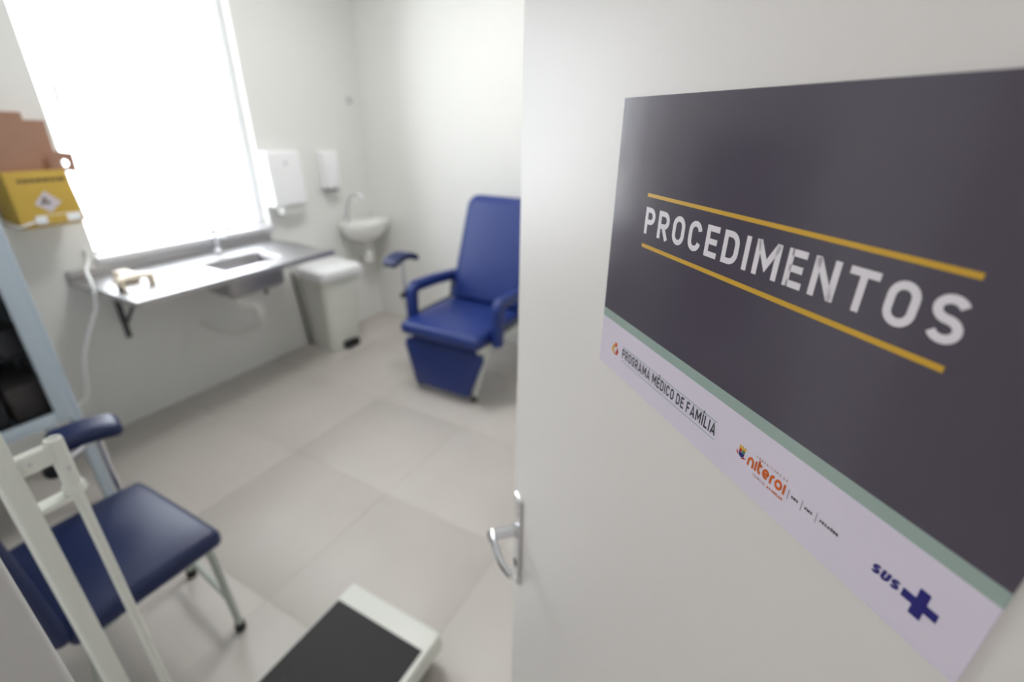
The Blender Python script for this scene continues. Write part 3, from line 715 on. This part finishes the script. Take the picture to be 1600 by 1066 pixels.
for sx in (-1.865, -1.355):
    build('side_rail', sweep([(sx, 2.10, .385), (sx, 2.70, .385)], rrect(.028, .03, .005, 2)), SCALEW, rc)
build('cross_rail', sweep([(-1.87, 2.16, .375), (-1.35, 2.16, .375)], rrect(.028, .03, .005, 2)), SCALEW, rc)
build('cross_rail', sweep([(-1.87, 2.66, .375), (-1.35, 2.66, .375)], rrect(.028, .03, .005, 2)), SCALEW, rc)
for sx, fx in ((-1.865, -1.855), (-1.355, -1.435)):
    lg = build('leg', sweep([(sx, 2.20, .375), (fx, 2.168, .012)], rrect(.028, .026, .004, 2)), SCALEW, rc)
    build('rubber_foot', lathe([(0, 0), (.018, 0), (.020, .008), (.019, .032), (0, .033)], (fx, 2.165, 0)), BLACK, lg)
for sx in (-1.865, -1.355):
    lg = build('leg', sweep([(sx, 2.66, .375), (sx - .01, 2.72, .085)], rrect(.028, .03, .005, 2)), SCALEW, rc)
    build('caster', join(lathe([(0, -.013), (.03, -.013), (.034, -.008), (.034, .008), (.03, .013), (0, .013)], (sx - .01, 2.73, .034), (1, 0, 0)), rbox((sx - .03, 2.705, .04), (sx + .01, 2.745, .09), .005, 2)), BLACK, lg)
build('footrest_arm', sweep([(-1.80, 2.20, .37), (-1.80, 2.165, .20)], rrect(.02, .02, .004, 2)), DARKST, rc)
build('footrest_arm', sweep([(-1.46, 2.20, .37), (-1.46, 2.165, .20)], rrect(.02, .02, .004, 2)), DARKST, rc)
ap = build('arm_support_pole', tube([(-1.962, 2.205, .50), (-1.975, 2.21, .825)], .009, 10), CHROME, rc)
def drape(cx, cy, hl, drop, ax='y'):
    def w(p):
        t = ((p.y - cy) if ax == 'y' else (p.x - cx)) / hl
        return (p.x, p.y, p.z - drop * t * t)
    return w
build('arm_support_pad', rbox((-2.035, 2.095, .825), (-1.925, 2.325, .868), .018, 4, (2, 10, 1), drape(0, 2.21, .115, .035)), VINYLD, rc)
build('clamp_knob', lathe([(0, 0), (.016, 0), (.018, .006), (.018, .02), (0, .024)], (-1.965, 2.195, .60), (0, -1, 0), 12), BLACK, rc)

# ------------------------------------------------------------------ blood-collection chair in the foreground
ch = thing('collection_chair', 'dark blue vinyl chair with grey tube legs beside the white scale', 'chair', (-1.5, .34, 0))
SX0, SX1 = -1.735, -1.275; SXC = (SX0 + SX1) / 2
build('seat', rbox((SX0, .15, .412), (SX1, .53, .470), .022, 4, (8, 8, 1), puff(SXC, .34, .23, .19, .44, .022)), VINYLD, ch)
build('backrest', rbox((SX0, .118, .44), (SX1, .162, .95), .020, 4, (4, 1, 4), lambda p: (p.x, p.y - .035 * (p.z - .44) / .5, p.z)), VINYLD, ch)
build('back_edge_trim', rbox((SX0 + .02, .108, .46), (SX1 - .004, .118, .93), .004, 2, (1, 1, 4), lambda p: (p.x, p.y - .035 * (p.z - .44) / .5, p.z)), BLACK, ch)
for fx, fy, tx_, ty_ in ((-1.326, .516, -1.335, .47), (-1.685, .558, -1.69, .47)):
    lg = build('leg', tube(bend([(tx_ , ty_ - .12, .402), (tx_, fy - .012, .402), (fx, fy, .02)], .05), .0115, 12), TUBEG, ch)
    build('rubber_foot', lathe([(0, 0), (.016, 0), (.017, .006), (.016, .03), (0, .031)], (fx, fy, 0)), BLACK, lg)
for fx, tx_ in ((-1.305, -1.31), (-1.70, -1.70)):
    lg = build('leg', tube(bend([(tx_, .25, .402), (tx_, .19, .395), (fx, .125, .02)], .04), .0115, 12), TUBEG, ch)
    build('rubber_foot', lathe([(0, 0), (.016, 0), (.017, .006), (.016, .03), (0, .031)], (fx, .124, 0)), BLACK, lg)
    build('back_upright', sweep([(tx_, .20, .40), (tx_ + .01, .103, .50), (tx_ + .01, .083, .80)], rrect(.022, .012, .004, 2)), TUBEG, ch)
build('stretcher', tube([(-1.327, .514, .145), (-1.685, .552, .145)], .010, 10), TUBEG, ch)
build('stretcher', tube([(-1.312, .20, .402), (-1.70, .20, .402)], .010, 10), TUBEG, ch)
ap = build('arm_support_pole', tube([(-1.775, .478, .36), (-1.780, .482, .70)], .010, 12), CHROME, ch)
build('arm_support_clamp', rbox((-1.79, .463, .355), (-1.71, .493, .40), .004, 2), DARKST, ch)
ARM = Matrix.Translation((-1.72, .440, .012)) @ Matrix.Rotation(radians(-14), 4, 'Z')
g = rbox((-.055, -.09, .686), (.055, .09, .738), .024, 4, (2, 10, 1), lambda p: (p.x, p.y, p.z - .012 * (p.y / .09) ** 2))
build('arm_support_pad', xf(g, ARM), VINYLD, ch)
build('clamp_knob', lathe([(0, 0), (.02, 0), (.024, .008), (.024, .024), (0, .03)], (-1.775, .350, .625), (1, 0, 0), 14), BLACK, ch)
build('arm_support_arm', tube(bend([(-1.78, .475, .655), (-1.782, .40, .625), (-1.782, .35, .625)], .02), .008, 8), CHROME, ch)

# ------------------------------------------------------------------ platform scale
sl = thing('platform_scale', 'white physician scale with black rubber platform mat and tall column', 'scale', (-.85, .45, 0))
build('base_frame', rbox((-1.02, .085, .028), (-.67, .755, .075), .006, 2), SCALEW, sl)
build('platform', rbox((-1.035, .235, .055), (-.655, .772, .130), .010, 4), SCALEW, sl)
build('rubber_mat', rbox((-1.026, .245, .128), (-.674, .696, .1335), .002, 2), RUB, sl)
for x in (-.985, -.705):
    for y in (.13, .71):
        build('foot', lathe([(0, 0), (.022, 0), (.024, .006), (.020, .028), (0, .028)], (x, y, 0)), BLACK, sl)
col = build('column', rbox((-.888, .1145, .074), (-.853, .1398, 1.40), .004, 3), SCALEW, sl)
build('column_cap', rbox((-.891, .1115, 1.398), (-.850, .1428, 1.408), .004, 2), SCALEW, col)
px_, py_ = -.868, .1865
rod = build('rod', tube([(px_, py_, .074), (px_, py_, 1.165)], .0072, 16), SCALEW, sl)
build('sleeve', lathe([(0, 1.085), (.0102, 1.085), (.0106, 1.088), (.0112, 1.158), (.0112, 1.164), (.0105, 1.168), (.007, 1.168), (.006, 1.163), (0, 1.163)], (px_, py_, 0), n=24), SCALEW, rod)
build('collar', lathe([(0, 1.070), (.0135, 1.070), (.0150, 1.073), (.0150, 1.077), (.0135, 1.085), (0, 1.085)], (px_, py_, 0), n=24), SCALEW, rod)
br = build('top_bracket', rbox((-.877, .1385, 1.132), (-.859, .179, 1.162), .003, 2), SCALEW, sl)
build('screw', lathe([(0, 0), (.003, 0), (.0028, .001), (0, .0012)], (-.8585, .152, 1.148), (1, 0, 0), 12), CHROME, br)
build('screw', lathe([(0, 0), (.003, 0), (.0028, .001), (0, .0012)], (-.8570, .187, 1.118), (1, 0, 0), 12), CHROME, rod)
build('lower_bracket', rbox((-.886, .1385, 1.064), (-.856, .180, 1.071), .002, 2), SCALEW, sl)
